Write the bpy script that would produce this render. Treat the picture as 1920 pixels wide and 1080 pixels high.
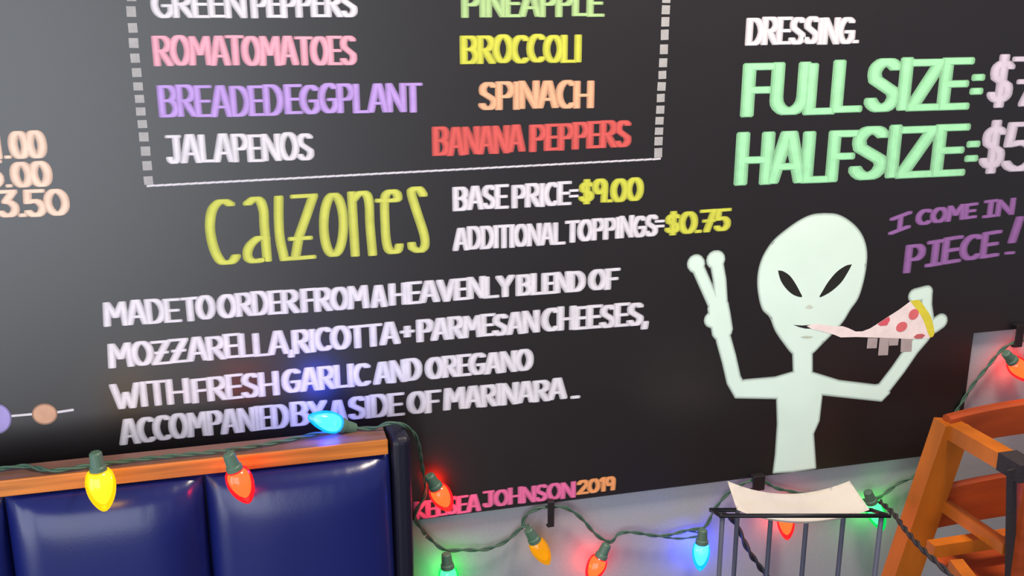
import bpy, bmesh, math, random
from mathutils import Vector, Matrix
from mathutils.geometry import tessellate_polygon
random.seed(7)
for o in list(bpy.data.objects): bpy.data.objects.remove(o)
scene = bpy.context.scene
COL = scene.collection

# ------------------------------------------------------------------ camera
F = 1947.8
PITCH, YAW = math.radians(16.1), math.radians(14.88)
CAM = Vector((0.0, -1.6, 1.6))            # the face of the chalkboard is the plane y = 0
FW = Vector((math.sin(YAW)*math.cos(PITCH), math.cos(YAW)*math.cos(PITCH), -math.sin(PITCH)))
RT = Vector((math.cos(YAW), -math.sin(YAW), 0))
UP = RT.cross(FW)
cd = bpy.data.cameras.new('camera'); cam = bpy.data.objects.new('camera', cd); COL.objects.link(cam)
cd.lens = F/1920*36; cd.sensor_width = 36; cd.clip_start = 0.02
cam.matrix_world = Matrix(((RT.x, UP.x, -FW.x, CAM.x), (RT.y, UP.y, -FW.y, CAM.y), (RT.z, UP.z, -FW.z, CAM.z), (0, 0, 0, 1)))
scene.camera = cam

# ------------------------------------------------------------------ light and exposure
scene.view_settings.view_transform = 'Standard'
scene.view_settings.look = 'None'
scene.view_settings.exposure = 0.4
scene.view_settings.gamma = 1.0
scene.view_settings.use_curve_mapping = False
w = bpy.data.worlds.new('room_ambience'); scene.world = w; w.use_nodes = True
w.node_tree.nodes['Background'].inputs[0].default_value = (0.82, 0.86, 1.0, 1)
w.node_tree.nodes['Background'].inputs[1].default_value = 0.26
def area(name, loc, target, sx, sy, power, color):
    l = bpy.data.lights.new(name, 'AREA'); l.shape = 'RECTANGLE'; l.size = sx; l.size_y = sy
    l.energy = power; l.color = color
    o = bpy.data.objects.new(name, l); COL.objects.link(o); o.location = loc
    o.rotation_euler = (Vector(target)-Vector(loc)).to_track_quat('-Z', 'Y').to_euler()
    return o
area('window_daylight', (-1.15, -2.75, 1.25), (-0.7, 0, 1.1), 2.3, 2.2, 44, (0.86, 0.93, 1.0))
area('added_side_light', (-1.95, -1.25, 1.0), (0, -0.7, 0.85), 1.0, 1.98, 19, (0.86, 0.92, 1.0))  # unseen side light, added for highlights along the left cushion edges
area('ceiling_lamp_light', (0.95, -0.62, 2.7), (0.9, -0.5, 0.5), 0.35, 0.35, 33, (1.0, 0.86, 0.70))

# ------------------------------------------------------------------ materials
def lin(c):
    out = []
    for v in c:
        v = v/255.0
        out.append(v/12.92 if v <= 0.04045 else ((v+0.055)/1.055)**2.4)
    return (out[0], out[1], out[2], 1)
def mat(name, rgb, rough=0.6, metal=0.0, spec=0.5, bump=0.0, scale=40, vary=0.0, coat=0.0, stretch=(1, 1, 1)):
    m = bpy.data.materials.new(name); m.use_nodes = True
    nt = m.node_tree; b = nt.nodes['Principled BSDF']
    c = lin(rgb)
    b.inputs['Base Color'].default_value = c
    b.inputs['Roughness'].default_value = rough
    b.inputs['Metallic'].default_value = metal
    b.inputs['Specular IOR Level'].default_value = spec
    b.inputs['Coat Weight'].default_value = coat
    tc = nt.nodes.new('ShaderNodeTexCoord'); mp = nt.nodes.new('ShaderNodeMapping'); mp.inputs['Scale'].default_value = stretch
    nz = nt.nodes.new('ShaderNodeTexNoise'); nz.inputs['Scale'].default_value = scale; nz.inputs['Detail'].default_value = 4
    nt.links.new(tc.outputs['Object'], mp.inputs[0]); nt.links.new(mp.outputs[0], nz.inputs['Vector'])
    if vary:
        r = nt.nodes.new('ShaderNodeValToRGB')
        lo = tuple(max(0, x*(1-vary)) for x in c[:3])+(1,); hi = tuple(min(1, x*(1+vary)) for x in c[:3])+(1,)
        r.color_ramp.elements[0].position = .3; r.color_ramp.elements[1].position = .7
        r.color_ramp.elements[0].color = lo; r.color_ramp.elements[1].color = hi
        nt.links.new(nz.outputs[0], r.inputs[0]); nt.links.new(r.outputs[0], b.inputs['Base Color'])
    if bump:
        bp = nt.nodes.new('ShaderNodeBump'); bp.inputs['Strength'].default_value = bump; bp.inputs['Distance'].default_value = 0.002
        nt.links.new(nz.outputs[0], bp.inputs['Height']); nt.links.new(bp.outputs[0], b.inputs['Normal'])
    return m
def glow(name, rgb, strength, translucent):
    m = bpy.data.materials.new(name); m.use_nodes = True; nt = m.node_tree
    for n in list(nt.nodes): nt.nodes.remove(n)
    out = nt.nodes.new('ShaderNodeOutputMaterial')
    e = nt.nodes.new('ShaderNodeEmission'); e.inputs[0].default_value = tuple(rgb)+(1,); e.inputs[1].default_value = strength
    t = nt.nodes.new('ShaderNodeBsdfTransparent'); ad = nt.nodes.new('ShaderNodeAddShader')
    nt.links.new(e.outputs[0], ad.inputs[0])
    if translucent:                       # tinted glass that glows and lets part of the light through
        g = nt.nodes.new('ShaderNodeBsdfGlossy'); g.inputs['Roughness'].default_value = .15; g.inputs['Color'].default_value = (.9, .9, .9, 1)
        t.inputs[0].default_value = tuple(min(1, .12+.6*x/max(rgb)) for x in rgb)+(1,)
        mx = nt.nodes.new('ShaderNodeMixShader'); mx.inputs[0].default_value = .05
        nt.links.new(t.outputs[0], mx.inputs[1]); nt.links.new(g.outputs[0], mx.inputs[2]); nt.links.new(mx.outputs[0], ad.inputs[1])
    else:
        nt.links.new(t.outputs[0], ad.inputs[1])
    nt.links.new(ad.outputs[0], out.inputs[0])
    return m
M_BOARD = mat('chalkboard_paint', (20, 12, 14), rough=0.40, spec=0.95, vary=.12, scale=6)
M_WALL = mat('grey_wall_paint', (158, 158, 165), rough=0.7, bump=.15, scale=180, vary=.03)
M_FLOOR = mat('floor_tile', (80, 72, 66), rough=0.6, vary=.2, scale=5)
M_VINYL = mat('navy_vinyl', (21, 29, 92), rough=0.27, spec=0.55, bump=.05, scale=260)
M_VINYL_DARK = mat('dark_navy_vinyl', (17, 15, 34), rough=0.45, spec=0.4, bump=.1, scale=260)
M_OAK = mat('oak', (186, 108, 40), rough=0.38, vary=.42, scale=26, stretch=(.16, 1.6, 4), bump=.1)
M_OAK_TOP = mat('oak_reflection_tone', (122, 84, 72), rough=0.35, vary=.25, scale=22, stretch=(.2, 2, 2), bump=.1)  # same oak, greyed: the reflection on the ledge top is in the colour
M_CHAIR = mat('high_chair_wood', (184, 98, 24), rough=0.4, vary=.25, scale=14, stretch=(1, 1, .3), bump=.1)
M_CHAIR_SHADE = mat('high_chair_wood_shaded', (158, 64, 24), rough=0.42, vary=.3, scale=16, stretch=(.3, 1, 1.6), bump=.1)  # same chair wood, with its shade put into a darker, redder tone
M_BLACK = mat('black_metal', (26, 24, 30), rough=0.45, metal=.3)
M_WIRE = mat('dark_wire', (72, 74, 92), rough=.5)
M_STRAP = mat('black_webbing', (44, 36, 40), rough=0.8, bump=.4, scale=300)
M_PAPER = mat('white_paper', (255, 247, 238), rough=0.65, vary=.02, scale=30)
M_CORD = mat('green_cord', (62, 92, 76), rough=0.5, vary=.1)
M_SOCKET = mat('green_socket', (78, 106, 88), rough=0.5)
M_CLIP = mat('black_plastic', (28, 22, 24), rough=0.5)

# ------------------------------------------------------------------ helpers
def ray(px, py):
    return RT*((px-960)/F) + UP*((540-py)/F) + FW
def at(px, py, d=0.0):                    # point at distance d in front of the chalkboard face
    r = ray(px, py); t = (-d-CAM.y)/r.y
    return CAM + r*t
def at_z(px, py, z):
    r = ray(px, py); t = (z-CAM.z)/r.z
    return CAM + r*t
def pxm(px, py, d=0.0):                   # metres per pixel on the board plane, horizontally
    return (at(px+1, py, d)-at(px, py, d)).length
def tag(o, label=None, cat=None, group=None, kind=None):
    if label: o['label'] = label
    if cat: o['category'] = cat
    if group: o['group'] = group
    if kind: o['kind'] = kind
    return o
def empty(name, loc, label, cat, rz=0.0):
    o = bpy.data.objects.new(name, None); COL.objects.link(o); o.location = loc; o.rotation_euler.z = rz
    o.empty_display_size = .05
    return tag(o, label, cat)
def link_bm(name, bm, m, parent=None, smooth=False, world=True):
    """geometry is given in world coordinates; parts keep their place under their thing"""
    me = bpy.data.meshes.new(name)
    bmesh.ops.recalc_face_normals(bm, faces=bm.faces)
    if parent is not None and world:
        bpy.context.view_layer.update()
        bm.transform(parent.matrix_world.inverted())
    bm.to_mesh(me); bm.free()
    if smooth:
        for p in me.polygons: p.use_smooth = True
    o = bpy.data.objects.new(name, me); COL.objects.link(o); me.materials.append(m)
    if parent is not None: o.parent = parent
    return o
def bevel(bm, w, seg=2):
    bmesh.ops.bevel(bm, geom=[e for e in bm.edges if e.calc_face_angle(0) > .5], offset=w, segments=seg, affect='EDGES', profile=.5)
def box_bm(x0, x1, y0, y1, z0, z1, bev=0.0, bm=None, seg=2):
    b = bmesh.new()
    bmesh.ops.create_cube(b, size=1)
    for v in b.verts: v.co = Vector((x0+(v.co.x+.5)*(x1-x0), y0+(v.co.y+.5)*(y1-y0), z0+(v.co.z+.5)*(z1-z0)))
    if bev: bevel(b, bev, seg)
    if bm is None: return b
    me = bpy.data.meshes.new('t'); b.to_mesh(me); b.free(); bm.from_mesh(me); bpy.data.meshes.remove(me)
    return bm
def beam_bm(p, q, w, h, up=Vector((0, 0, 1)), bev=0.004, bm=None, taper=1.0):
    """rectangular bar from p to q, w across and h along 'up', edges rounded"""
    p, q = Vector(p), Vector(q); a = (q-p).normalized(); s = a.cross(up).normalized(); u = s.cross(a)
    b = bmesh.new(); vs = []
    for c, k in ((p, 1), (q, taper)):
        for i, j in ((-1, -1), (1, -1), (1, 1), (-1, 1)): vs.append(b.verts.new(c+s*(i*w*k/2)+u*(j*h*k/2)))
    b.faces.new(vs[:4][::-1]); b.faces.new(vs[4:])
    for i in range(4): b.faces.new((vs[i], vs[(i+1) % 4], vs[4+(i+1) % 4], vs[4+i]))
    if bev: bevel(b, bev, 3)
    if bm is None: return b
    me = bpy.data.meshes.new('t'); b.to_mesh(me); b.free(); bm.from_mesh(me); bpy.data.meshes.remove(me)
    return bm
def catmull(pts, n=8):
    P = [pts[0]*2-pts[1]] + list(pts) + [pts[-1]*2-pts[-2]]; out = []
    for i in range(1, len(P)-2):
        for k in range(n):
            t = k/n
            out.append(.5*((2*P[i])+(P[i+1]-P[i-1])*t+(2*P[i-1]-5*P[i]+4*P[i+1]-P[i+2])*t*t+(3*P[i]-P[i-1]-3*P[i+1]+P[i+2])*t**3))
    out.append(Vector(P[-2])); return out
def tube_bm(path, r, seg=8, bm=None, radii=None, twist=None):
    bm = bm or bmesh.new(); rings = []
    n0 = None
    for i, p in enumerate(path):
        a = (path[min(i+1, len(path)-1)]-path[max(i-1, 0)]).normalized()
        if n0 is None: n0 = a.orthogonal().normalized()
        n0 = (n0-a*n0.dot(a)).normalized(); b = a.cross(n0)
        rr = radii[i] if radii else r
        c = p if twist is None else p + (n0*math.cos(twist[0]+i*twist[1])+b*math.sin(twist[0]+i*twist[1]))*twist[2]
        rings.append([bm.verts.new(c+(n0*math.cos(2*math.pi*k/seg)+b*math.sin(2*math.pi*k/seg))*rr) for k in range(seg)])
    for i in range(len(rings)-1):
        for k in range(seg): bm.faces.new((rings[i][k], rings[i][(k+1) % seg], rings[i+1][(k+1) % seg], rings[i+1][k]))
    bm.faces.new(rings[0][::-1]); bm.faces.new(rings[-1])
    return bm

# ------------------------------------------------------------------ the setting
def struct(name, bm, m):
    o = link_bm(name, bm, m); o['kind'] = 'structure'; return o
struct('floor', box_bm(-3, 4, -4.2, .14, -.05, 0), M_FLOOR)
struct('wall_back', box_bm(-3, 4, .012, .14, 0, 3.0), M_WALL)
struct('baseboard_back', box_bm(-3, 4, -.003, .012, 0, .11, .003), mat('dark_baseboard', (50, 46, 46), rough=.5))

# ------------------------------------------------------------------ chalkboard
board = empty('chalkboard', at(960, 540), 'huge black chalkboard menu with hand painted coloured lettering and a pale alien', 'chalkboard')
b1 = at(776, 974); b2 = at(1180, 922.5); b3 = at(1822, 845); c1 = at(1822, 625); c2 = at(1940, 611)
zb = (b1.z+b2.z)/2
xr = at(1814, 700).x
outline = [(-2.2, zb), (at(1180, 922).x, zb), (xr, at(1700, 858).z), (xr, c1.z), (2.6, c1.z), (2.6, 2.75), (-2.2, 2.75)]
bm = bmesh.new()
f0 = [bm.verts.new((x, 0, z)) for x, z in outline]; f1 = [bm.verts.new((x, .0118, z)) for x, z in outline]
bm.faces.new(f0); bm.faces.new(f1[::-1])
for i in range(len(outline)): bm.faces.new((f0[i], f1[i], f1[(i+1) % len(outline)], f0[(i+1) % len(outline)]))
bmesh.ops.triangulate(bm, faces=[f for f in bm.faces if len(f.verts) > 4])
link_bm('panel', bm, M_BOARD, board)
bm = bmesh.new()
for k in range(len(outline)-4):
    p, q = outline[k], outline[k+1]
    beam_bm((p[0], .006, p[1]), (q[0], .006, q[1]), .011, .004, up=Vector((0, 1, 0)) if abs(p[0]-q[0]) < .02 else Vector((0, 0, 1)), bev=0, bm=bm)
link_bm('edge_strip', bm, mat('board_edge', (44, 40, 42), rough=.5), board)

# stroke lettering: every letter is drawn with a broad flat brush, wide across and thin up and down
def arc(cx, cy, rx, ry, a0, a1, n=9):
    return [(cx+rx*math.cos(math.radians(a0+(a1-a0)*i/n)), cy+ry*math.sin(math.radians(a0+(a1-a0)*i/n))) for i in range(n+1)]
G = {
 'A': (1.0, [[(0, 0), (.42, 1), (.58, 1), (1, 0)], [(.16, .3), (.84, .3)]]),
 'B': (.85, [[(0, 0), (0, 1), (.5, 1)]+arc(.55, .76, .38, .24, 90, -90)[1:]+[(0, .52)], [(.5, .52)]+arc(.55, .26, .45, .26, 90, -90)+[(0, 0)]]),
 'C': (.9, [arc(.58, .5, .58, .5, 50, 310, 14)]),
 'D': (.9, [[(0, 0), (0, 1), (.35, 1)]+arc(.38, .5, .62, .5, 90, -90)+[(0, 0)]]),
 'E': (.72, [[(1, 1), (0, 1), (0, 0), (1, 0)], [(0, .5), (.85, .5)]]),
 'F': (.72, [[(1, 1), (0, 1), (0, 0)], [(0, .5), (.8, .5)]]),
 'G': (.95, [arc(.55, .5, .55, .5, 50, 300, 14)+[(.98, .2), (.98, .45), (.6, .45)]]),
 'H': (.9, [[(0, 0), (0, 1)], [(1, 0), (1, 1)], [(0, .47), (1, .47)]]),
 'I': (.12, [[(.5, 0), (.5, 1)]]),
 'J': (.7, [[(.1, 1), (.9, 1)], [(.75, 1), (.75, .25)]+arc(.4, .22, .36, .22, 0, -165)]),
 'K': (.85, [[(0, 0), (0, 1)], [(.95, 1), (.05, .45), (1, 0)]]),
 'L': (.7, [[(0, 1), (0, 0), (1, 0)]]),
 'M': (1.15, [[(0, 0), (.08, 1), (.5, .38), (.92, 1), (1, 0)]]),
 'N': (.92, [[(0, 0), (0, 1), (1, 0), (1, 1)]]),
 'O': (1.0, [arc(.5, .5, .5, .5, 90, 450, 20)]),
 'P': (.82, [[(0, 0), (0, 1), (.5, 1)]+arc(.52, .73, .46, .27, 90, -90)+[(0, .46)]]),
 'R': (.85, [[(0, 0), (0, 1), (.5, 1)]+arc(.52, .75, .44, .25, 90, -90)+[(0, .5)], [(.35, .5), (1, 0)]]),
 'S': (.82, [arc(.52, .75, .46, .25, 35, 180, 7)+[(.12, .62), (.88, .36)]+arc(.46, .24, .48, .24, 10, -160, 8)]),
 'T': (.85, [[(0, 1), (1, 1)], [(.5, 1), (.5, 0)]]),
 'U': (.9, [[(0, 1), (0, .3)]+arc(.5, .28, .5, .28, 180, 360)+[(1, 1)]]),
 'V': (.95, [[(0, 1), (.5, 0), (1, 1)]]),
 'W': (1.25, [[(0, 1), (.27, 0), (.5, .62), (.73, 0), (1, 1)]]),
 'Y': (.9, [[(0, 1), (.5, .5), (1, 1)], [(.5, .5), (.5, 0)]]),
 'Z': (.85, [[(0, 1), (1, 1), (0, 0), (1, 0)], [(.2, .5), (.8, .5)]]),
 'z': (.85, [[(0, 1), (1, 1), (0, 0), (1, 0)]]),
 'i': (.6, [[(0, 1), (1, 1)], [(.5, 1), (.5, 0)], [(0, 0), (1, 0)]]),
 '0': (.9, [arc(.5, .5, .5, .5, 90, 450, 20)]),
 '1': (.35, [[(0, .82), (.9, 1), (.9, 0)]]),
 '2': (.8, [arc(.5, .74, .48, .26, 165, -20, 8)+[(0, 0), (1, 0)]]),
 '3': (.8, [[(0, 1), (.95, 1), (.4, .58)]+arc(.45, .29, .5, .29, 90, -150, 10)]),
 '5': (.8, [[(.95, 1), (.1, 1), (.04, .55), (.45, .6)]+arc(.45, .3, .5, .3, 85, -150, 10)]),
 '7': (.8, [[(0, 1), (1, 1), (.4, 0)], [(.25, .5), (.9, .5)]]),
 '9': (.8, [arc(.46, .7, .44, .3, 10, 370, 14)+[(.9, .5), (.85, 0)]]),
 '$': (.75, [arc(.52, .7, .44, .2, 35, 180, 7)+[(.15, .58), (.85, .4)]+arc(.46, .28, .46, .2, 10, -160, 8), [(.5, 1.04), (.5, -.04)]]),
 '=': (.55, [[(0, .62), (1, .62)], [(0, .32), (1, .32)]]),
 '+': (.6, [[(0, .45), (1, .45)], [(.5, .7), (.5, .2)]]),
 '.': (.1, [[(.3, 0), (.8, 0)]]),
 ',': (.15, [[(.7, .06), (.3, -.2)]]),
 ':': (.1, [[(.4, .7), (.7, .7)], [(.3, .27), (.6, .27)]]),
 '!': (.12, [[(.8, 1.0), (.3, .32)], [(.1, .0), (.35, .0)]]),
 ' ': (.28, []),
}
class Paint:
    """thin coats of paint lying on the board; y is the coat height in front of it"""
    def __init__(s): s.v = []; s.f = []; s.k = 0
    def poly(s, pts, y):
        s.k += 1; y = y + (s.k % 24)*4e-6; b = len(s.v)
        for p in pts: s.v.append((p[0], -y, p[1]))
        for t in tessellate_polygon([[Vector((p[0], p[1], 0)) for p in pts]]): s.f.append([b+i for i in t])
    def nib(s, p, q, w, h, y):
        k = [(-.5, -.28), (-.38, -.5), (.38, -.5), (.5, -.28), (.5, .28), (.38, .5), (-.38, .5), (-.5, .28)]
        P = [(c[0]+w*i, c[1]+h*j) for c in (p, q) for i, j in k]
        s.poly(hull(P), y)
    def stroke(s, pts, w, h, y):
        for p, q in zip(pts[:-1], pts[1:]): s.nib(p, q, w, h, y)
    def build(s, name, m, parent, label=None):
        me = bpy.data.meshes.new(name); off = parent.matrix_world.translation
        bpy.context.view_layer.update(); inv = parent.matrix_world.inverted()
        me.from_pydata([inv @ Vector(v) for v in s.v], [], s.f)
        bm = bmesh.new(); bm.from_mesh(me)
        for f in bm.faces:
            f.normal_update()
            if f.normal.y > 0: f.normal_flip()
        bm.to_mesh(me); bm.free()
        o = bpy.data.objects.new(name, me); COL.objects.link(o); o.parent = parent; me.materials.append(m)
        if label: o['label'] = label
        return o
def hull(P):
    P = sorted(set((round(a, 6), round(b, 6)) for a, b in P))
    def half(it):
        h = []
        for p in it:
            while len(h) > 1 and (h[-1][0]-h[-2][0])*(p[1]-h[-2][1])-(h[-1][1]-h[-2][1])*(p[0]-h[-2][0]) <= 0: h.pop()
            h.append(p)
        return h[:-1]
    return half(P)+half(P[::-1])
_pm = {}
ALIEN = (224, 244, 230)
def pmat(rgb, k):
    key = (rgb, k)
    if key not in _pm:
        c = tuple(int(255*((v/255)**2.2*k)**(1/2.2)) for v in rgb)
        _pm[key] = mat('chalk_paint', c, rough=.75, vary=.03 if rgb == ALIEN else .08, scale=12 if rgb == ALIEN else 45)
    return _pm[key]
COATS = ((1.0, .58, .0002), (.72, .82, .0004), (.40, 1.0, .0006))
def coats(name, rgb, label, draw):
    """a thin first coat, a fuller second and a full third, narrower each time"""
    part = None
    for i, (wf, k, y) in enumerate(COATS):
        P = Paint(); draw(P, wf, y)
        o = P.build(name if i == 0 else ('second_coat' if i == 1 else 'top_coat'), pmat(rgb, k), board if i == 0 else part, None)
        if i == 0: part = o; o['label'] = label
    return part
def word(text, bl, br, h, rgb, nib=15, nibh=6, lab=None, slant=0.0, tight=1.0):
    """bl, br: bottom corners of the written word, h its height, all read off in photo pixels"""
    W0 = at(*bl); W1 = at(*br); s = pxm((bl[0]+br[0])/2, (bl[1]+br[1])/2)
    H = at(bl[0], bl[1]-h).z-W0.z
    nw, nh = nib*s, nibh*s
    X0, X1 = W0.x+nw/2, W1.x-nw/2
    gap = .24
    adv = []; x = 0
    for ch in text:
        adv.append(x); x += G[ch][0]+gap
    tot = max(x-gap, .01)
    sc = (X1-X0)/tot
    def draw(P, wf, y):
        rr = random.Random(hash_(text))
        for ch, a in zip(text, adv):
            gw, st = G[ch]; dy = rr.uniform(-.02, .02); ds = rr.uniform(.98, 1.03)
            for pl in st:
                pts = []
                for u, v in pl:
                    vv = v*ds+dy
                    xx = X0+(a+u*gw)*sc + slant*vv*H
                    t = (xx-W0.x)/max(W1.x-W0.x, 1e-6)
                    pts.append((xx, W0.z+(W1.z-W0.z)*t+nh/2+vv*(H-nh)))
                P.stroke(pts, nw*wf, nh*(.6+.4*wf), y)
    return coats('lettering', rgb, lab or ('painted word '+text), draw)
def hash_(t): return sum((i+1)*ord(c) for i, c in enumerate(t))

WHITE = (226, 219, 226); PINK = (240, 168, 186); PURPLE = (188, 152, 222); GREENP = (172, 204, 138); YEL = (208, 208, 74)
PEACH = (236, 176, 138); RED = (214, 88, 84); MINT = (164, 232, 178); LILAC = (214, 200, 216)
W = word
W('GREEN', (284, 34), (465, 34), 52, WHITE, lab='white painted word GREEN'); W('PEPPERS', (470, 34), (673, 33), 52, WHITE, lab='white painted word PEPPERS')
W('ROMA', (288, 125), (435, 123), 57, PINK, lab='pink painted word ROMA'); W('TOMATOES', (424, 123), (672, 123), 57, PINK, lab='pink painted word TOMATOES')
W('BREADED', (298, 221), (535, 217), 60, PURPLE, lab='purple painted word BREADED'); W('EGGPLANT', (533, 215), (794, 210), 57, PURPLE, lab='purple painted word EGGPLANT')
W('JALAPENOS', (311, 307), (592, 301), 54, WHITE, lab='white painted word JALAPENOS')
W('PINEAPPLE', (864, 33), (1134, 31), 54, GREENP, lab='green painted word PINEAPPLE')
W('BROCCOLI', (862, 120), (1092, 117), 54, YEL, lab='yellow painted word BROCCOLI')
W('SPINACH', (896, 207), (1114, 202), 54, PEACH, lab='orange painted word SPINACH')
W('BANANA', (810, 294), (986, 285), 54, RED, lab='red painted word BANANA'); W('PEPPERS', (991, 285), (1185, 276), 52, RED, lab='red painted word PEPPERS')
W('DRESSING.', (1396, 86), (1611, 82), 53, WHITE, nib=14, lab='white painted word DRESSING')
B = dict(nib=25, nibh=12)
W('FULL', (1387, 219), (1616, 212), 100, MINT, lab='large mint painted word FULL', **B); W('SIZE'.replace('Z', 'z'), (1617, 211), (1817, 205), 100, MINT, lab='mint painted word SIZE after FULL', **B)
W(':', (1813, 194), (1843, 194), 74, MINT, nib=24, nibh=11, lab='mint colon after SIZE'); W('$', (1846, 199), (1898, 198), 92, LILAC, nib=20, nibh=8, lab='lilac dollar sign of top price'); W('7', (1886, 199), (1960, 198), 92, LILAC, nib=20, nibh=8, lab='lilac figure 7')
W('HALF', (1375, 348), (1606, 341), 100, MINT, lab='large mint painted word HALF', **B); W('SIzE', (1588, 339), (1809, 329), 100, MINT, lab='mint painted word SIZE after HALF', **B)
W(':', (1803, 321), (1834, 320), 76, MINT, nib=24, nibh=11, lab='mint colon of the half size line'); W('$', (1831, 323), (1883, 321), 92, LILAC, nib=20, nibh=8, lab='lilac dollar sign of lower price'); W('5', (1872, 324), (1945, 321), 92, LILAC, nib=20, nibh=8, lab='lilac figure 5')
W('BASE', (848, 396), (955, 391), 46, WHITE, nib=13, lab='white painted word BASE'); W('PRICE', (958, 391), (1072, 385), 45, WHITE, nib=13, lab='white painted word PRICE')
W('=', (1066, 382), (1085, 381), 40, WHITE, nib=9, nibh=5, lab='white equals sign after PRICE'); W('$9.00', (1083, 383), (1207, 376), 45, YEL, nib=14, lab='yellow painted price $9.00')
W('ADDITIONAL', (848, 471), (1061, 458), 44, WHITE, nib=12, lab='white painted word ADDITIONAL'); W('TOPPINGS', (1058, 456), (1235, 442), 42, WHITE, nib=12, lab='white painted word TOPPINGS')
W('=', (1226, 437), (1246, 436), 36, WHITE, nib=9, nibh=5, lab='white equals sign after TOPPINGS'); W('$0.75', (1244, 442), (1371, 432), 43, YEL, nib=14, lab='yellow painted price $0.75')
S = dict(nib=15, nibh=6)
for t, a, b_, h in (
  ('MADE', (194, 613), (343, 604), 47), ('TO', (340, 604), (407, 598), 46), ('ORDER', (407, 598), (564, 586), 46), ('FROM', (563, 587), (694, 577), 45),
  ('A', (694, 578), (728, 575), 43), ('HEAVENLY', (728, 574), (966, 555), 43), ('BLEND', (966, 556), (1099, 546), 41), ('OF', (1101, 546), (1163, 541), 40),
  ('MOZZARELLA,', (203, 692), (556, 662), 47), ('RICOTTA', (547, 664), (752, 645), 45), ('+', (749, 640), (779, 637), 38), ('PARMESAN', (780, 642), (1013, 623), 43), ('CHEESES,', (1013, 623), (1218, 609), 45),
  ('WITH', (209, 768), (359, 756), 48), ('FRESH', (359, 757), (526, 740), 47), ('GARLIC', (528, 738), (698, 722), 45), ('AND', (699, 722), (793, 712), 43), ('OREGANO', (796, 712), (1001, 694), 42),
  ('ACCOMPANIED', (224, 835), (545, 801), 48), ('BY', (544, 801), (616, 795), 46), ('A', (616, 795), (653, 791), 44), ('SIDE', (652, 788), (760, 778), 44), ('OF', (762, 778), (829, 772), 43), ('MARINARA', (830, 771), (1064, 748), 42), ('.', (1066, 748), (1090, 747), 9)):
    lab = 'white painted word %s' % t.strip(',.') if t.strip(',.+') and t not in ('A', 'OF') else {'A': 'white painted A', 'OF': 'white painted OF', '+': 'white plus sign', '.': 'white full stop'}[t]
    W(t, a, b_, h, WHITE, lab=lab, **S)
SIG = (232, 108, 158)
W('KELSEA', (776, 975), (903, 957), 34, SIG, nib=11, nibh=5, lab='pink painted signature, first word'); W('JOHNSON', (903, 953), (1080, 932), 32, SIG, nib=11, nibh=5, lab='pink painted signature, second word')
W('2019', (1080, 928), (1156, 919), 27, (240, 156, 96), nib=10, nibh=5, lab='orange painted year 2019')
VIO = (150, 100, 162)
W('i', (1664, 443), (1708, 426), 32, VIO, nib=11, nibh=5, lab='violet painted I'); W('COME', (1714, 425), (1832, 408), 30, VIO, nib=12, nibh=5, lab='violet painted COME'); W('iN', (1840, 410), (1902, 402), 33, VIO, nib=12, nibh=5, lab='violet painted IN')
W('P', (1692, 513), (1733, 508), 53, VIO, nib=15, nibh=6, lab='violet painted P'); W('iECE', (1732, 503), (1874, 479), 50, VIO, nib=15, nibh=6, lab='violet painted IECE'); W('!', (1880, 478), (1915, 476), 70, VIO, nib=17, nibh=5, lab='violet exclamation mark')
NUM = (246, 208, 186)
W('1.', (-22, 299), (24, 298), 54, NUM, nib=13, nibh=7, lab='peach painted figure before 00'); W('00', (18, 298), (92, 298), 53, NUM, nib=19, nibh=7, lab='peach painted 00, upper')
W('5.', (-32, 354), (26, 352), 52, NUM, nib=13, nibh=7, lab='peach painted 5.'); W('00', (21, 352), (102, 351), 49, NUM, nib=19, nibh=7, lab='peach painted 00, lower')
W('3.50', (-6, 409), (134, 404), 52, NUM, nib=17, nibh=8, lab='peach painted 3.50')

# the tall yellow heading, stroke by stroke (photo crop units -> pixels)
def C(x, y): return at(360+x/3.692, 330+y/3.692)
calz = [
 [(265, 195), (225, 175), (180, 185), (140, 235), (125, 320), (130, 410), (155, 510), (195, 585), (235, 600), (280, 590), (305, 555)],
 [(385, 190), (430, 158), (470, 170), (495, 240), (500, 340), (510, 450), (520, 580)], [(510, 430), (460, 430), (410, 470), (385, 520), (390, 570), (430, 590), (490, 580)],
 [(600, 150), (600, 300), (610, 440), (640, 575)], [(640, 575), (690, 570)],
 [(710, 142), (840, 135), (790, 280), (740, 420), (715, 570), (830, 560)], [(695, 435), (805, 428)],
 arc(980, 338, 68, 208, 90, 450, 24),
 [(1105, 120), (1115, 300), (1130, 545)], [(1110, 170), (1150, 125), (1200, 120), (1225, 180), (1232, 340), (1250, 540)],
 [(1295, 170), (1415, 165), (1415, 118), (1370, 108), (1335, 150), (1335, 300), (1345, 450), (1370, 520), (1420, 520), (1435, 480)],
 [(1600, 130), (1570, 88), (1525, 95), (1520, 130), (1560, 260), (1605, 400), (1612, 480), (1580, 518), (1530, 500), (1520, 470)],
]
def draw_c(P, wf, y):
    s = pxm(600, 430)
    for pl in calz:
        pts = [C(*p) for p in pl]
        if len(pts) > 3: pts = catmull(pts, 4) if pl is not calz[5] else pts
        P.stroke([(p.x, p.z) for p in pts], 18*s*wf, 8*s*(.6+.4*wf), y)
coats('heading', (206, 208, 92), 'tall yellow painted heading CALZONES', draw_c)

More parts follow.
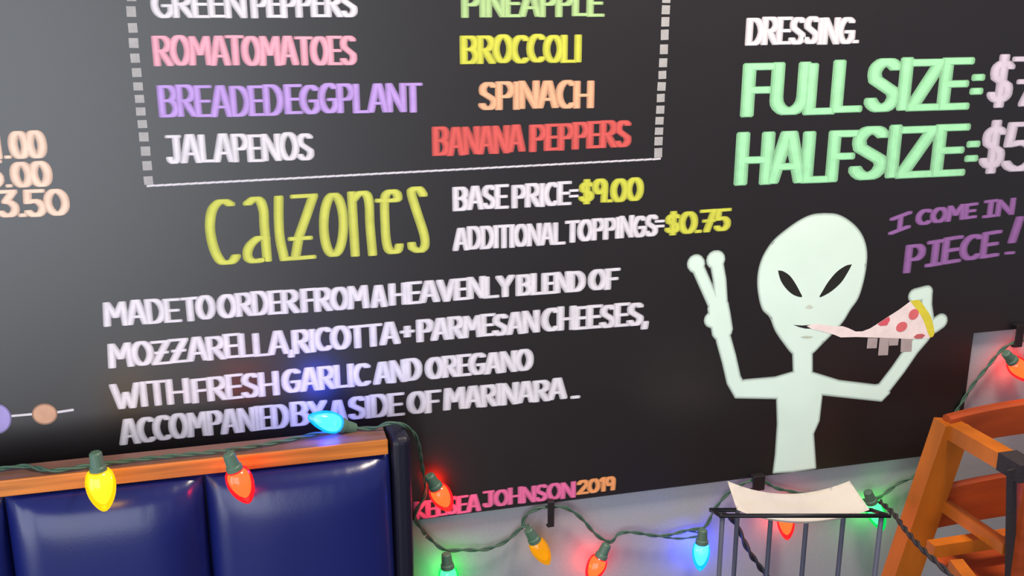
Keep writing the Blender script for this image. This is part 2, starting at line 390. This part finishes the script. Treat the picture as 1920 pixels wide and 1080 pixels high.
# dotted border: two columns of grey squares and a thin white line
M_SQ = mat('grey_square_paint', (168, 164, 164), rough=.75, vary=.1, scale=60)
left = [(738, -22), (738, 65), (747, 157), (752, 242), (760, 327), (769, 408), (777, 486), (785, 556), (792, 627), (801, 698), (809, 770), (819, 850), (828, 932), (835, 1015)]
right = [(1787, -8), (1783, 62), (1780, 138), (1776, 220), (1771, 312), (1766, 397), (1761, 474), (1756, 547), (1751, 620), (1748, 694), (1743, 764), (1740, 830), (1737, 893), (1735, 967)]
for lst, k, ox, wd in ((left, 3.0, 0, 17.5), (right, 3.375, 720, 15)):
    for i, (x, y) in enumerate(lst):
        px, py = x/k+ox, y/k
        nx = lst[i+1] if i+1 < len(lst) else (x+8, y+75)
        hh = min(20, (nx[1]-y)/k*.66) if i+1 < len(lst) else 17
        c = at(px, py); s = pxm(px, py); P = Paint(); j = random.uniform(-.5, .5)*s
        a, b_ = wd*s/2, hh*s/2
        P.poly([(c.x-a+j, c.z-b_), (c.x+a, c.z-b_+j), (c.x+a-j, c.z+b_), (c.x-a, c.z+b_-j)], .0003)
        P.build('border_square', M_SQ, board)
def draw_l(P, wf, y):
    n = 60
    for i in range(n):
        p = at(276+(1240-276)*i/n, 349+(298-349)*i/n); q = at(276+(1240-276)*(i+.86)/n, 349+(298-349)*(i+.86)/n-.6)
        P.nib((p.x, p.z), (q.x, q.z), .002*wf, .0036*wf, y)
coats('border_line', WHITE, 'thin white line under the toppings', draw_l)

# drawings
def shape(name, rgb, px, y, label=None, parent=None, halo=None, k=1.0):
    P = Paint(); pts = [at(*p) for p in px]; P.poly([(p.x, p.z) for p in pts], y)
    return P.build(name, pmat(rgb, k), parent or board, label)
def smooth_px(px, n=4):
    v = [Vector((a, b, 0)) for a, b in px]; v = v+[v[0]]
    return [(p.x, p.y) for p in catmull(v, n)[:-1]]
def A1(x, y): return (1260+x/2.077, 380+y/2.077)
def A2(x, y): return (1400+x/3.857, 400+y/3.857)
def A3(x, y): return (1480+x/5.647, 520+y/5.647)
head = smooth_px([A2(*p) for p in [(560, 8), (650, 15), (730, 55), (800, 120), (845, 200), (862, 290), (856, 390), (835, 500), (800, 610), (745, 690), (690, 780), (610, 870), (540, 940), (470, 1010), (400, 1040), (335, 1010), (270, 930), (210, 840), (172, 745), (120, 690), (95, 600), (85, 500), (95, 400), (130, 300), (200, 200), (300, 115), (400, 48), (480, 16)]])
torso = [A1(*p) for p in [(472, 560), (475, 660), (400, 682), (285, 692), (250, 700), (230, 725), (248, 757), (410, 760), (413, 860), (405, 980), (396, 1050), (470, 1045), (557, 1032), (548, 900), (570, 850), (582, 745), (815, 770), (845, 740), (830, 705), (790, 712), (650, 695), (543, 662), (543, 560)]]
tubes = [([A1(*p) for p in [(190, 480), (200, 530), (222, 610), (240, 690), (262, 728)]], 24),
         ([A1(*p) for p in [(180, 410), (188, 450), (195, 495)]], 36),
         ([A1(*p) for p in [(155, 455), (170, 462)]], 25),
         ([A1(*p) for p in [(95, 240), (130, 320), (170, 410)]], 19), ([A1(*p) for p in [(92, 236), (95, 240)]], 28),
         ([A1(*p) for p in [(172, 225), (185, 300), (192, 410)]], 21), ([A1(*p) for p in [(168, 222), (172, 222)]], 29),
         ([A1(*p) for p in [(812, 738), (880, 650), (935, 570), (978, 520)]], 23),
         ([A1(*p) for p in [(985, 500), (1020, 480), (1045, 462)]], 22),
         ([A1(*p) for p in [(992, 350), (990, 400), (1000, 470)]], 17), ([A1(*p) for p in [(945, 362), (990, 350)]], 20)]
def round_stroke(P, pts, r, y, n=14):
    for p, q in zip(pts[:-1], pts[1:]):
        P.poly(hull([(c[0]+r*math.cos(2*math.pi*k/n), c[1]+r*math.sin(2*math.pi*k/n)) for c in (p, q) for k in range(n)]), y)
alien = None
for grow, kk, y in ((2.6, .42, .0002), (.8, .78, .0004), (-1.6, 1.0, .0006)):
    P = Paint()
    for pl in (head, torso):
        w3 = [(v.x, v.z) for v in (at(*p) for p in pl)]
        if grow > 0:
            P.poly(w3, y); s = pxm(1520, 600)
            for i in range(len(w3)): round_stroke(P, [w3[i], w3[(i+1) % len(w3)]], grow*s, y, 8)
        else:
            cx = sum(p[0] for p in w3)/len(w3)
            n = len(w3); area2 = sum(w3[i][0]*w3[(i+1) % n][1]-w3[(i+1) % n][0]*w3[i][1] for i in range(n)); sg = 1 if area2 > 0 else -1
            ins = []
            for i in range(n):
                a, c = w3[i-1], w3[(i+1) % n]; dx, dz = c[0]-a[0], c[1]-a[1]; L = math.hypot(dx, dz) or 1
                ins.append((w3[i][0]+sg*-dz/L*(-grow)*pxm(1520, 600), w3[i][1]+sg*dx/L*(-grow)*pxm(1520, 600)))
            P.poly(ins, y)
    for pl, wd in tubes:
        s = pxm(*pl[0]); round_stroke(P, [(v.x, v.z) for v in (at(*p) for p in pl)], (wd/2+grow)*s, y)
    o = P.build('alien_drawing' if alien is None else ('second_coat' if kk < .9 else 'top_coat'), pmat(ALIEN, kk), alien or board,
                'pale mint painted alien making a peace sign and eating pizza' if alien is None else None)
    if alien is None: alien = o
BLK = (26, 27, 22)
shape('eye', BLK, smooth_px([A2(*p) for p in [(226, 412), (262, 418), (310, 450), (350, 505), (380, 560), (398, 604), (340, 590), (290, 550), (250, 495), (232, 445)]]), .0008, 'left black almond eye', alien)
shape('eye', BLK, smooth_px([A2(*p) for p in [(760, 368), (715, 378), (650, 422), (590, 492), (548, 560), (525, 605), (570, 588), (625, 552), (685, 495), (730, 425)]]), .0008, 'right black almond eye', alien)
shape('mouth', BLK, [A2(*p) for p in [(335, 806), (400, 810), (455, 806), (480, 834), (420, 832), (380, 822)]], .0008, 'thin black mouth', alien)
shape('chin_mark', (190, 200, 180), smooth_px([A2(*p) for p in [(385, 895), (430, 885), (480, 893), (435, 905)]]), .0008, None, alien)
shape('nose_mark', (205, 212, 196), smooth_px([A2(*p) for p in [(420, 680), (450, 660), (480, 680), (450, 690)]]), .0008, None, alien)
pz = shape('pizza_drawing', (248, 226, 222), [A3(*p) for p in [(180, 515), (240, 496), (300, 492), (400, 505), (480, 518), (560, 515), (620, 535), (700, 572), (770, 570), (850, 540), (930, 490), (1050, 410), (1160, 340), (1280, 250), (1370, 240), (1480, 400), (1530, 580), (1480, 645), (1280, 652), (1100, 642), (850, 634), (700, 630), (540, 634), (470, 605), (350, 572), (240, 548)]], .0010, 'painted pizza slice with a pulled strand of cheese', board)
shape('crust', (224, 208, 60), smooth_px([A3(*p) for p in [(1275, 250), (1370, 240), (1440, 330), (1500, 430), (1532, 590), (1485, 632), (1440, 520), (1400, 420), (1330, 320)]], 3), .0012, 'yellow crust', pz)
for cx, cy, rx, ry in ((1185, 522, 60, 52), (1312, 390, 54, 56)):
    shape('pepperoni', (224, 106, 110), [A3(cx+rx*math.cos(t*.4189), cy+ry*math.sin(t*.4189)-.25*rx*math.cos(t*.4189)) for t in range(15)], .0014, None, pz)
shape('pepperoni', (224, 90, 104), [A3(*p) for p in [(930, 492), (990, 450), (1050, 412), (1062, 450), (1030, 505), (960, 512)]], .0014, None, pz)
shape('pepperoni', (196, 96, 96), [A3(*p) for p in [(1310, 630), (1345, 600), (1400, 595), (1435, 610), (1400, 645), (1340, 648)]], .0014, None, pz)
for x0, x1, y1, dx in ((820, 925, 748, -4), (945, 1048, 822, -8), (1048, 1150, 718, -4), (1172, 1290, 785, 2)):
    shape('cheese_drip', (176, 158, 156), [A3(x0+8, 640), (A3(x1+8, 640)), A3(x1+dx, y1), A3(x0+dx, y1+4)], .0009, None, pz)
def ell(cx, cy, rx, ry, n=28): return [(cx+rx*math.cos(2*math.pi*i/n), cy+ry*math.sin(2*math.pi*i/n)) for i in range(n)]
def draw_s(P, wf, y):
    for a, b_ in (((4, 781.5), (66, 776)), ((100, 774), (136, 768.5))):
        p, q = at(*a), at(*b_); P.nib((p.x, p.z), (q.x, q.z), .004*wf, .0042*wf, y)
sk = coats('orbit_line', WHITE, 'white line joining the painted planets', draw_s)
for nm, c, cx, cy, rx, ry, lb in (('planet', (222, 172, 142), 84, 776, 24, 20, 'small peach painted planet'), ('planet', (176, 160, 224), -7, 785, 29, 29, 'lavender painted planet')):
    pl = shape(nm, c, ell(cx, cy, rx, ry), .0008, lb, board, k=.45)
    shape('second_coat', c, ell(cx, cy, rx-3, ry-3), .0010, None, pl, k=.85)

# ------------------------------------------------------------------ booth bench
ZL = at(430, 829, .075).z                  # height of the ledge top, its back edge 75 mm in front of the board
LEDGE_BACK, = (.075,)
fr = at_z(430, 855, ZL); LEDGE_FRONT = -fr.y
x_end = at(727, 835, LEDGE_FRONT).x
XL = -1.75
booth = empty('booth_bench', (-.7, -.3, 0), 'navy vinyl booth bench with an oak cap along its padded back', 'bench')
fas = ZL-at(430, 883, LEDGE_FRONT).z
link_bm('cap_rail', box_bm(XL, x_end, -LEDGE_FRONT, -LEDGE_BACK, ZL-fas+.001, ZL, .0025), M_OAK_TOP, booth)
link_bm('front_trim', box_bm(XL, x_end, -LEDGE_FRONT-.004, -LEDGE_FRONT+.0005, ZL-fas, ZL+.0005, .0015), M_OAK, booth)
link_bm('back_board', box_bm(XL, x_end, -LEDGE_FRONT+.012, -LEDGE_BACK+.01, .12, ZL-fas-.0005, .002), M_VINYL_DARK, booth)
seams = [at(-360, 980, LEDGE_FRONT+.01).x, at(8, 980, LEDGE_FRONT+.01).x, at(388, 970, LEDGE_FRONT+.01).x, at(738, 950, LEDGE_FRONT+.01).x]
w_c = seams[2]-seams[1]
seams = [seams[1]-2*w_c, seams[1]-w_c]+seams[1:]
z_top = ZL-fas-.002; z_bot = .44
def cushion_bm(x0, x1):
    bm = bmesh.new(); nx, nz = 40, 48; g = []
    for j in range(nz+1):
        row = []
        for i in range(nx+1):
            # sample denser near the rims
            u = math.sin(math.pi/2*(2*i/nx-1)); v = math.sin(math.pi/2*(2*j/nz-1))
            eu = (1-abs(u)**3.6)**.55
            av = abs(v); ev = (1-av**10)**.55
            d = .050*eu*ev*(1-.12*(1-v)/2)
            wr = .0006*math.sin(37*u+9*v)*(av > .8)
            row.append(bm.verts.new(((x0+x1)/2+u*(x1-x0)/2*.996, -(LEDGE_FRONT-.012)-d-wr-.010*(1-v), (z_top+z_bot)/2+v*(z_top-z_bot)/2)))
        g.append(row)
    for j in range(nz):
        for i in range(nx): bm.faces.new((g[j][i], g[j][i+1], g[j+1][i+1], g[j+1][i]))
    # closed back
    bk = [bm.verts.new((x, -(LEDGE_FRONT-.012)+.004, z)) for x, z in ((x0, z_bot), (x1, z_bot), (x1, z_top), (x0, z_top))]
    bm.faces.new(bk[::-1])
    return bm
for k in range(len(seams)-1):
    link_bm('back_cushion', cushion_bm(seams[k], seams[k+1]), M_VINYL, booth, smooth=True)
bm = box_bm(XL, seams[-1], -LEDGE_FRONT-.50, -LEDGE_FRONT+.01, .32, .45, .03, seg=4)
link_bm('seat', bm, M_VINYL, booth, smooth=True)
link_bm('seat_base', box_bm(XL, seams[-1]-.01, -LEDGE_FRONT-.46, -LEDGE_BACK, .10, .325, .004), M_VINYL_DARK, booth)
link_bm('kick_plate', box_bm(XL, seams[-1]-.02, -LEDGE_FRONT-.40, -LEDGE_BACK, 0, .10), M_BLACK, booth)
xe = at(773, 930, LEDGE_FRONT).x
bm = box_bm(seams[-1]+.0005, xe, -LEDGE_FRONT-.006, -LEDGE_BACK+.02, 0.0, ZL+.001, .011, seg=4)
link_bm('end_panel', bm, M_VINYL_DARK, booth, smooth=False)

# ------------------------------------------------------------------ string of lights
lights = empty('string_lights', at(1030, 950), 'green wired string of large coloured bulbs along the booth top and the wall', 'string lights')
LF = LEDGE_FRONT
def cord(name, pts, r=.0019, twisted=True, m=None):
    path = catmull([at(*p) if isinstance(p, tuple) else p for p in pts], 10)
    L = sum((path[i+1]-path[i]).length for i in range(len(path)-1)); n = max(20, int(L/.004))
    # resample evenly
    out = [path[0]]; acc = 0; step = L/n; i = 0; pos = path[0]
    rem = step
    while i < len(path)-1:
        seg = path[i+1]-pos
        if seg.length >= rem: pos = pos+seg.normalized()*rem; out.append(pos.copy()); rem = step
        else: rem -= seg.length; i += 1; pos = path[i].copy()
    bm = bmesh.new()
    if twisted:
        tube_bm(out, r, 6, bm, twist=(0, .42, r*.95)); tube_bm(out, r, 6, bm, twist=(math.pi, .42, r*.95))
    else: tube_bm(out, r, 8, bm)
    return link_bm(name, bm, m or M_CORD, lights, smooth=True)
T = .004
dl = LF-.012
def lz(px, py): # lying on the ledge
    p = at_z(px, py, ZL+.0045); return p
cord('cord', [lz(-90, 893), lz(0, 879), lz(50, 874), lz(100, 882), lz(180, 871), lz(300, 857), lz(420, 845), lz(520, 829), lz(600, 812), lz(662, 803), lz(700, 803), at(728, 794, .092), at(756, 797, .088), at(781, 822, .068), at(792, 878, .03), at(797, 925, .012), at(778, 968, .006), at(800, 1005, .004)])
cord('cord', [(800, 1005, .004), (832, 1030, .006), (870, 1031, .004), (910, 1030, .004), (948, 1015, .003), (978, 989, .004), (992, 986, .006)])
cord('cord', [(978, 992, .002), (985, 968, .003), (1005, 955, .004), (1035, 950, .004), (1062, 953, .004), (1090, 972, .004), (1118, 1003, .004), (1145, 1016, .005), (1160, 1001, .004), (1185, 998, .004), (1240, 1005, .004), (1290, 994, .004), (1322, 987, .006), (1340, 955, .004), (1370, 921, .004), (1418, 899, .004), (1455, 915, .004), (1500, 925, .004), (1560, 935, .004), (1620, 938, .006)])
cord('cord', [(1290, 994, .004), (1316, 1003, .004), (1275, 1010, .004), (1240, 1006, .004)], r=.0012)
cord('cord', [(1620, 938, .006), (1648, 933, .004), (1685, 906, .004), (1722, 886, .004), (1770, 810, .004), (1820, 728, .004), (1850, 690, .004), (1880, 655, .004), (1912, 640, .004), (1960, 640, .004)])
cord('loose_cord', [(1650, 940, .10), (1675, 962, .17), (1697, 992, .24), (1730, 1030, .32), (1765, 1062, .38), (1800, 1100, .42), (1820, 1150, .44)], r=.0026, m=M_STRAP)
cord('loose_cord', [(1352, 962, .05), (1374, 975, .04), (1390, 1004, .04), (1405, 1035, .05), (1428, 1068, .05), (1455, 1110, .05), (1470, 1170, .05)], r=.0030, m=mat('dark_cord', (40, 40, 52), rough=.6))

COLS = {'yellow': ((1.0, .60, .0), (1.0, .8, .08), .62, 'yellow'), 'red': ((1.0, .015, .02), (1.6, .72, .07), .62, 'red'),
        'blue': ((.0, .50, 1.0), (.45, .8, 1.0), .60, 'blue'), 'green': ((.0, .62, .14), (.5, 1.1, .8), .42, 'green'), 'amber': ((.95, .48, .0), (.9, .50, .02), .26, 'yellow')}
LAMP = {'yellow': ((1, .75, .1), .05), 'red': ((1, .05, .03), .17), 'blue': ((.16, .06, 1), .42), 'green': ((.02, 1, .15), .16), 'amber': ((1, .6, .1), .0)}
_bm = {}
def bulb(kind, base, tip, width, label, lit=1.0, core=.85, socket_from=None):
    """base and tip are points in the room; the glass is a faceted teardrop with an added inner tube coloured like its overexposed centre"""
    base, tip = Vector(base), Vector(tip); ax = tip-base; L = ax.length; ax = ax.normalized()
    n0 = ax.orthogonal().normalized(); n1 = ax.cross(n0)
    sock_top = base-ax*.024
    bm = bmesh.new()
    rs = [(-.026, .0065), (-.024, .0085), (-.006, .0098), (-.004, .0116), (.003, .0120), (.0045, .0105)]
    rings = []
    for t, r in rs: rings.append([bm.verts.new(base+ax*t+(n0*math.cos(k*math.pi/8)+n1*math.sin(k*math.pi/8))*r) for k in range(16)])
    for i in range(len(rings)-1):
        for k in range(16): bm.faces.new((rings[i][k], rings[i][(k+1) % 16], rings[i+1][(k+1) % 16], rings[i+1][k]))
    bm.faces.new(rings[0][::-1]); bm.faces.new(rings[-1])
    so = link_bm('socket', bm, M_SOCKET, lights, smooth=False)
    shell, corec, st, nm = COLS[kind]
    if kind not in _bm: _bm[kind] = (glow(nm+'_bulb_glass', shell, st, True), glow(nm+'_glow_core', corec, core*(.15 if kind == 'amber' else 1), 0))
    R = width/2
    prof = [(0, .50), (.04, .70), (.12, .88), (.25, .98), (.35, 1.0), (.47, .97), (.6, .88), (.73, .73), (.85, .53), (.93, .36), (.98, .2), (1.0, .0)]
    bm = bmesh.new(); rings = []; seg = 20
    for t, r in prof[:-1]:
        rings.append([bm.verts.new(base+ax*(t*L)+(n0*math.cos(2*math.pi*k/seg)+n1*math.sin(2*math.pi*k/seg))*R*r*(1.0 if k % 2 else .975)) for k in range(seg)])
    for i in range(len(rings)-1):
        for k in range(seg): bm.faces.new((rings[i][k], rings[i][(k+1) % seg], rings[i+1][(k+1) % seg], rings[i+1][k]))
    tv = bm.verts.new(tip)
    for k in range(seg): bm.faces.new((rings[-1][k], rings[-1][(k+1) % seg], tv))
    bl = link_bm('bulb', bm, _bm[kind][0], lights, smooth=True); bl['label'] = label
    bm = bmesh.new(); path = [base+ax*(L*t) for t in (.06, .14, .24, .34, .46, .6, .72, .8)]
    tube_bm(path, 0, 14, bm, radii=[R*x for x in (.42, .72, .80, .80, .74, .60, .42, .2)])
    link_bm('glow_core', bm, _bm[kind][1], bl, smooth=True)  # inner glow stands in for the overexposed middle of the bulb
    col, pw = LAMP[kind]
    if pw:
        l = bpy.data.lights.new('bulb_light', 'POINT'); l.energy = pw*lit; l.color = col; l.shadow_soft_size = .012
        lo = bpy.data.objects.new('bulb_light', l); COL.objects.link(lo); lo.location = lights.matrix_world.inverted() @ (base+ax*L*.45-RT*0); lo.parent = lights
        # the point source sits at the glass so that the glass does not cast its own shadow
        bl.visible_shadow = True
    return bl
bpy.context.view_layer.update()
bd = LF+.070
bulb('yellow', at(184, 880, bd), at(197, 958, bd), .041, 'lit yellow bulb over the booth cushion')
bulb('red', at(440, 879, bd), at(467, 943, bd), .039, 'lit red bulb over the booth cushion')
for s_, e_ in (((180, 871), (182, 872)), ((428, 843), (438, 864))):
    pass
cord('lead', [lz(170, 872), at(176, 868, LF-.01), at(180, 871, LF+.03), at(182, 880, LF+.058)], r=.0016)
cord('lead', [lz(425, 846), at(428, 845, LF-.008), at(432, 850, LF+.03), at(438, 869, LF+.058)], r=.0016)
pb = at(640, 797, .085); pt = at(578, 781, .10)
bulb('blue', pb, pt, .034, 'lit blue bulb lying on the oak cap')
bulb('red', at(817, 912, .035), at(844, 957, .03), .037, 'lit orange-red bulb in front of the painted signature')
bulb('green', at(839, 1062, .022), at(845, 1122, .022), .036, 'lit green bulb at the lower edge beside the booth')
bulb('amber', at(1002, 1012, .022), at(1029, 1058, .022), .033, 'unlit looking amber bulb under the black hook')
bulb('red', at(1127, 1043, .022), at(1103, 1092, .022), .036, 'lit red bulb between amber and blue bulbs')
bulb('blue', at(1316, 1016, .022), at(1312, 1070, .022), .034, 'lit blue bulb left of the wire rack')
bulb('red', at(1472, 958, .022), at(1476, 1012, .022), .034, 'red bulb seen through the wire rack')
bulb('green', at(1634, 940, .022), at(1655, 994, .022), .036, 'lit green bulb behind the right end of the paper')
bulb('red', at(1898, 676, .022), at(1932, 714, .022), .038, 'lit red bulb at the right edge above the high chair')

# clips that hold the string, each hanging from the lower edge of the board
def hook(px, y0, y1, wpx, label):
    p = at(px, y0, .004); q = at(px+1, y1, .004); s = pxm(px, y0)
    bm = bmesh.new(); w2 = wpx*s/2
    box_bm(p.x-w2, p.x+w2, -.013, -.010, q.z, p.z, .0008, bm=bm)
    box_bm(p.x-w2, p.x+w2, -.012, .001, p.z-.003, p.z+.001, .0006, bm=bm)
    box_bm(p.x-w2, p.x+w2, -.010, -.002, q.z-.001, q.z+.002, .0006, bm=bm)
    o = link_bm('hook', bm, M_CLIP); tag(o, label, 'hook', 'black hooks under the board'); return o
hook(1031, 938, 984, 12, 'black hook under the painted signature')
hook(1420, 890, 916, 22, 'black hook above the white paper')
hook(1909, 608, 648, 14, 'black hook at the right edge above the red bulb')

# ------------------------------------------------------------------ wire rack with a curved white paper
ZR = .80
FLb = at_z(1352, 967, ZR); FRb = at_z(1666, 967, ZR)
ctr = (FLb+FRb)/2
dirx = (FRb-FLb).normalized(); diry = Vector((-dirx.y, dirx.x, 0))   # away from the camera
WR = (FRb-FLb).length; DR = .075
rack = empty('wire_rack', (ctr.x, ctr.y, 0), 'tall black wire rack standing by the wall left of the high chair', 'rack', math.atan2(dirx.y, dirx.x))
base_c = ctr+diry*(DR/2)
def R(u, v, z): return Vector((ctr.x, ctr.y, 0))+dirx*(u*WR/2)+diry*(v*DR)+Vector((0, 0, z))
bm = bmesh.new(); c = [R(-1, 0, ZR), R(1, 0, ZR), R(1, 1, ZR-.03), R(-1, 1, ZR-.03)]
for i in range(4): tube_bm([c[i]-(c[(i+1) % 4]-c[i]).normalized()*.003, c[(i+1) % 4]+(c[(i+1) % 4]-c[i]).normalized()*.003], .0036, 8, bm)
link_bm('top_frame', bm, M_BLACK, rack, smooth=True)
bm = bmesh.new(); c = [R(-.98, 0.05, .02), R(.96, 0.05, .02), R(.96, .95, .02), R(-.98, .95, .02)]
for i in range(4): tube_bm([c[i], c[(i+1) % 4]], .0045, 8, bm)
for z in (.30, ):
    c = [R(-.98, 0.03, z), R(.96, 0.03, z), R(.96, .97, z), R(-.98, .97, z)]
    for i in range(4): tube_bm([c[i], c[(i+1) % 4]], .003, 8, bm)
link_bm('lower_frame', bm, M_BLACK, rack, smooth=True)
for u, v in ((-.98, .02), (-.67, .98), (-.25, .98), (.20, .98), (.66, .98), (.92, .02)):
    link_bm('upright', tube_bm([R(u, v, ZR-.03*v), R(u*.985, .5+(v-.5)*.94, .02)], .0040, 8), M_WIRE, rack, smooth=True)
# paper sagging across the rack
bm = bmesh.new(); n, mm = 30, 6; g = []
pw = (at_z(1625, 963, ZR)-at_z(1385, 963, ZR)).length; off = ((1625+1385)/2-(1352+1666)/2)/(1666-1352)*2
for j in range(mm+1):
    row = []
    for i in range(n+1):
        u = i/n*2-1; v = j/mm
        z = ZR+.0045 + .006 - .024*(1-u*u)
        row.append(bm.verts.new(R(off, 0, 0)+dirx*(u*pw/2*(1.0+.03*(1-v)))+diry*(.000+v*.092)+Vector((0, 0, z+(.004*v)))))
    g.append(row)
for j in range(mm):
    for i in range(n): bm.faces.new((g[j][i], g[j][i+1], g[j+1][i+1], g[j+1][i]))
bmesh.ops.solidify(bm, geom=bm.faces[:], thickness=.0025)
pp = link_bm('paper_tray', bm, M_PAPER, smooth=True)
tag(pp, 'white curved paper tray sagging across the top of the wire rack', 'tray')

# ------------------------------------------------------------------ wooden high chair
ZC = at(1770, 800, .16).z                   # underside of the crest line, back posts 160 mm from the wall
hc = empty('high_chair', (at(1900, 800, .3).x, -.35, 0), 'orange stained wooden high chair with black safety strap in the lower right corner', 'high chair')
dB = .16
PT = at(1781, 783, dB)                      # top of the rear left post
crestL = at(1768, 792, dB); 
XW = .40                                    # chair width
Y = Vector((0, 1, 0)); X = Vector((1, 0, 0))
bot = at(1680, 1085, dB-.03)
post_dir = (bot-PT).normalized()
foot = PT+post_dir*((PT.z-.0)/-post_dir.z)
x0 = PT.x
mir = lambda p: Vector((2*(x0+XW/2)-p.x, p.y, p.z))
for nm, f in (('rear_leg', lambda p: p), ('rear_leg', mir)):
    link_bm(nm, beam_bm(f(PT+Vector((.008, 0, -.010))), f(foot+Vector((.006, 0, 0))), .056, .034, up=Y, bev=.011), M_CHAIR, hc)
# crest rail: a wide gently curved board
def board_bm(p, q, h, t, bow):
    bm = bmesh.new(); n = 14; rows = []
    for i in range(n+1):
        u = i/n; c = p+(q-p)*u+Y*(bow*(1-(2*u-1)**2)); 
        hh = h*(1+.10*(1-(2*u-1)**2))
        rows.append([bm.verts.new(c+Vector((0, a, b))) for a, b in ((-t/2, -hh/2), (t/2, -hh/2), (t/2, hh/2-.004), (t/4, hh/2), (-t/4, hh/2), (-t/2, hh/2-.004))])
    for i in range(n):
        for k in range(6): bm.faces.new((rows[i][k], rows[i][(k+1) % 6], rows[i+1][(k+1) % 6], rows[i+1][k]))
    bm.faces.new(rows[0]); bm.faces.new(rows[-1][::-1]); return bm
cz = at(1850, 797, dB).z
p = Vector((x0-.006, PT.y, cz)); link_bm('crest_rail', board_bm(p, Vector((x0+XW+.006, PT.y, cz)), .056, .022, .02), M_CHAIR_SHADE, hc)
pz_ = at(1830, 945, dB-.01)
sl = PT+post_dir*((PT.z-pz_.z)/-post_dir.z)
link_bm('back_slat', board_bm(Vector((sl.x+.005, sl.y, pz_.z)), Vector((mir(sl).x-.005, sl.y, pz_.z)), .078, .016, .015), M_CHAIR_SHADE, hc)
# arms run straight out from the wall
az = at(1781, 803, dB).z
arm0 = Vector((x0+.004, PT.y, az)); aend = at_z(1893, 872, az)
arm_len = arm0.y-aend.y
arm1 = Vector((x0+.010, aend.y, az))
for f in (lambda p: p, mir):
    link_bm('arm_rest', beam_bm(f(arm0), f(arm1+Vector((0, -.03, 0))), .032, .028, bev=.008), M_CHAIR, hc)
# front legs
ft = arm1+Vector((0, -.012, -.010)); ff = Vector((foot.x+.02, ft.y-.10, 0))
fl_top = Vector((x0+.028, ft.y, az-.005))
for f in (lambda p: p, mir):
    link_bm('front_leg', beam_bm(f(fl_top), f(Vector((fl_top.x+.02, ft.y-.05, 0))), .034, .030, up=Y, bev=.006), M_CHAIR_SHADE, hc)
# side rails at seat height and the front and rear stretchers
s0 = at(1772, 948, dB); s1 = at_z(1872, 1024, s0.z)
for f in (lambda p: p, mir):
    link_bm('side_rail', beam_bm(f(s0), f(Vector((s0.x+.004, s1.y-.01, s0.z))), .018, .020, bev=.006), M_CHAIR, hc)
seat_z = s0.z-.085
link_bm('seat', box_bm(sl.x+.012, mir(sl).x-.012, s1.y-.01, PT.y-.01, seat_z-.016, seat_z, .005), M_CHAIR_SHADE, hc)
q0 = at(1744, 1030, dB+.075); q1 = Vector((mir(q0).x, q0.y, q0.z))
link_bm('stretcher', beam_bm(q0, q1, .022, .024, bev=.008), M_CHAIR, hc)
q0 = at(1790, 1060, dB+.12); q1 = at(1868, 1125, dB+.24); q1.z = q0.z-.02
link_bm('side_stretcher', beam_bm(q0, q1, .024, .026, bev=.008), M_CHAIR, hc)
link_bm('side_stretcher', beam_bm(mir(q0), mir(q1), .024, .026, bev=.008), M_CHAIR, hc)
# strap wrapped round the end of the arm and hanging down
ae = Vector((x0+.010, aend.y-.004, az))
bm = bmesh.new(); beam_bm(ae+Vector((0, .022, 0)), ae+Vector((0, -.03, 0)), .036, .031, bev=.008, bm=bm)
top = at(1897, 880, -(aend.y-.02)); low = at(1893, 1110, -(aend.y-.02))
beam_bm(top, low, .017, .004, up=Y, bev=.001, bm=bm)
link_bm('safety_strap', bm, M_STRAP, hc)
print('FOOT', foot, 'RACK', R(1,0,0), R(1,1,0), R(-1,1,0), 'SEAT', seat_z);print('ledge', ZL, LEDGE_FRONT, 'board bottom', zb, 'chair top', PT, 'arm', arm_len, 'rack', ctr, WR)
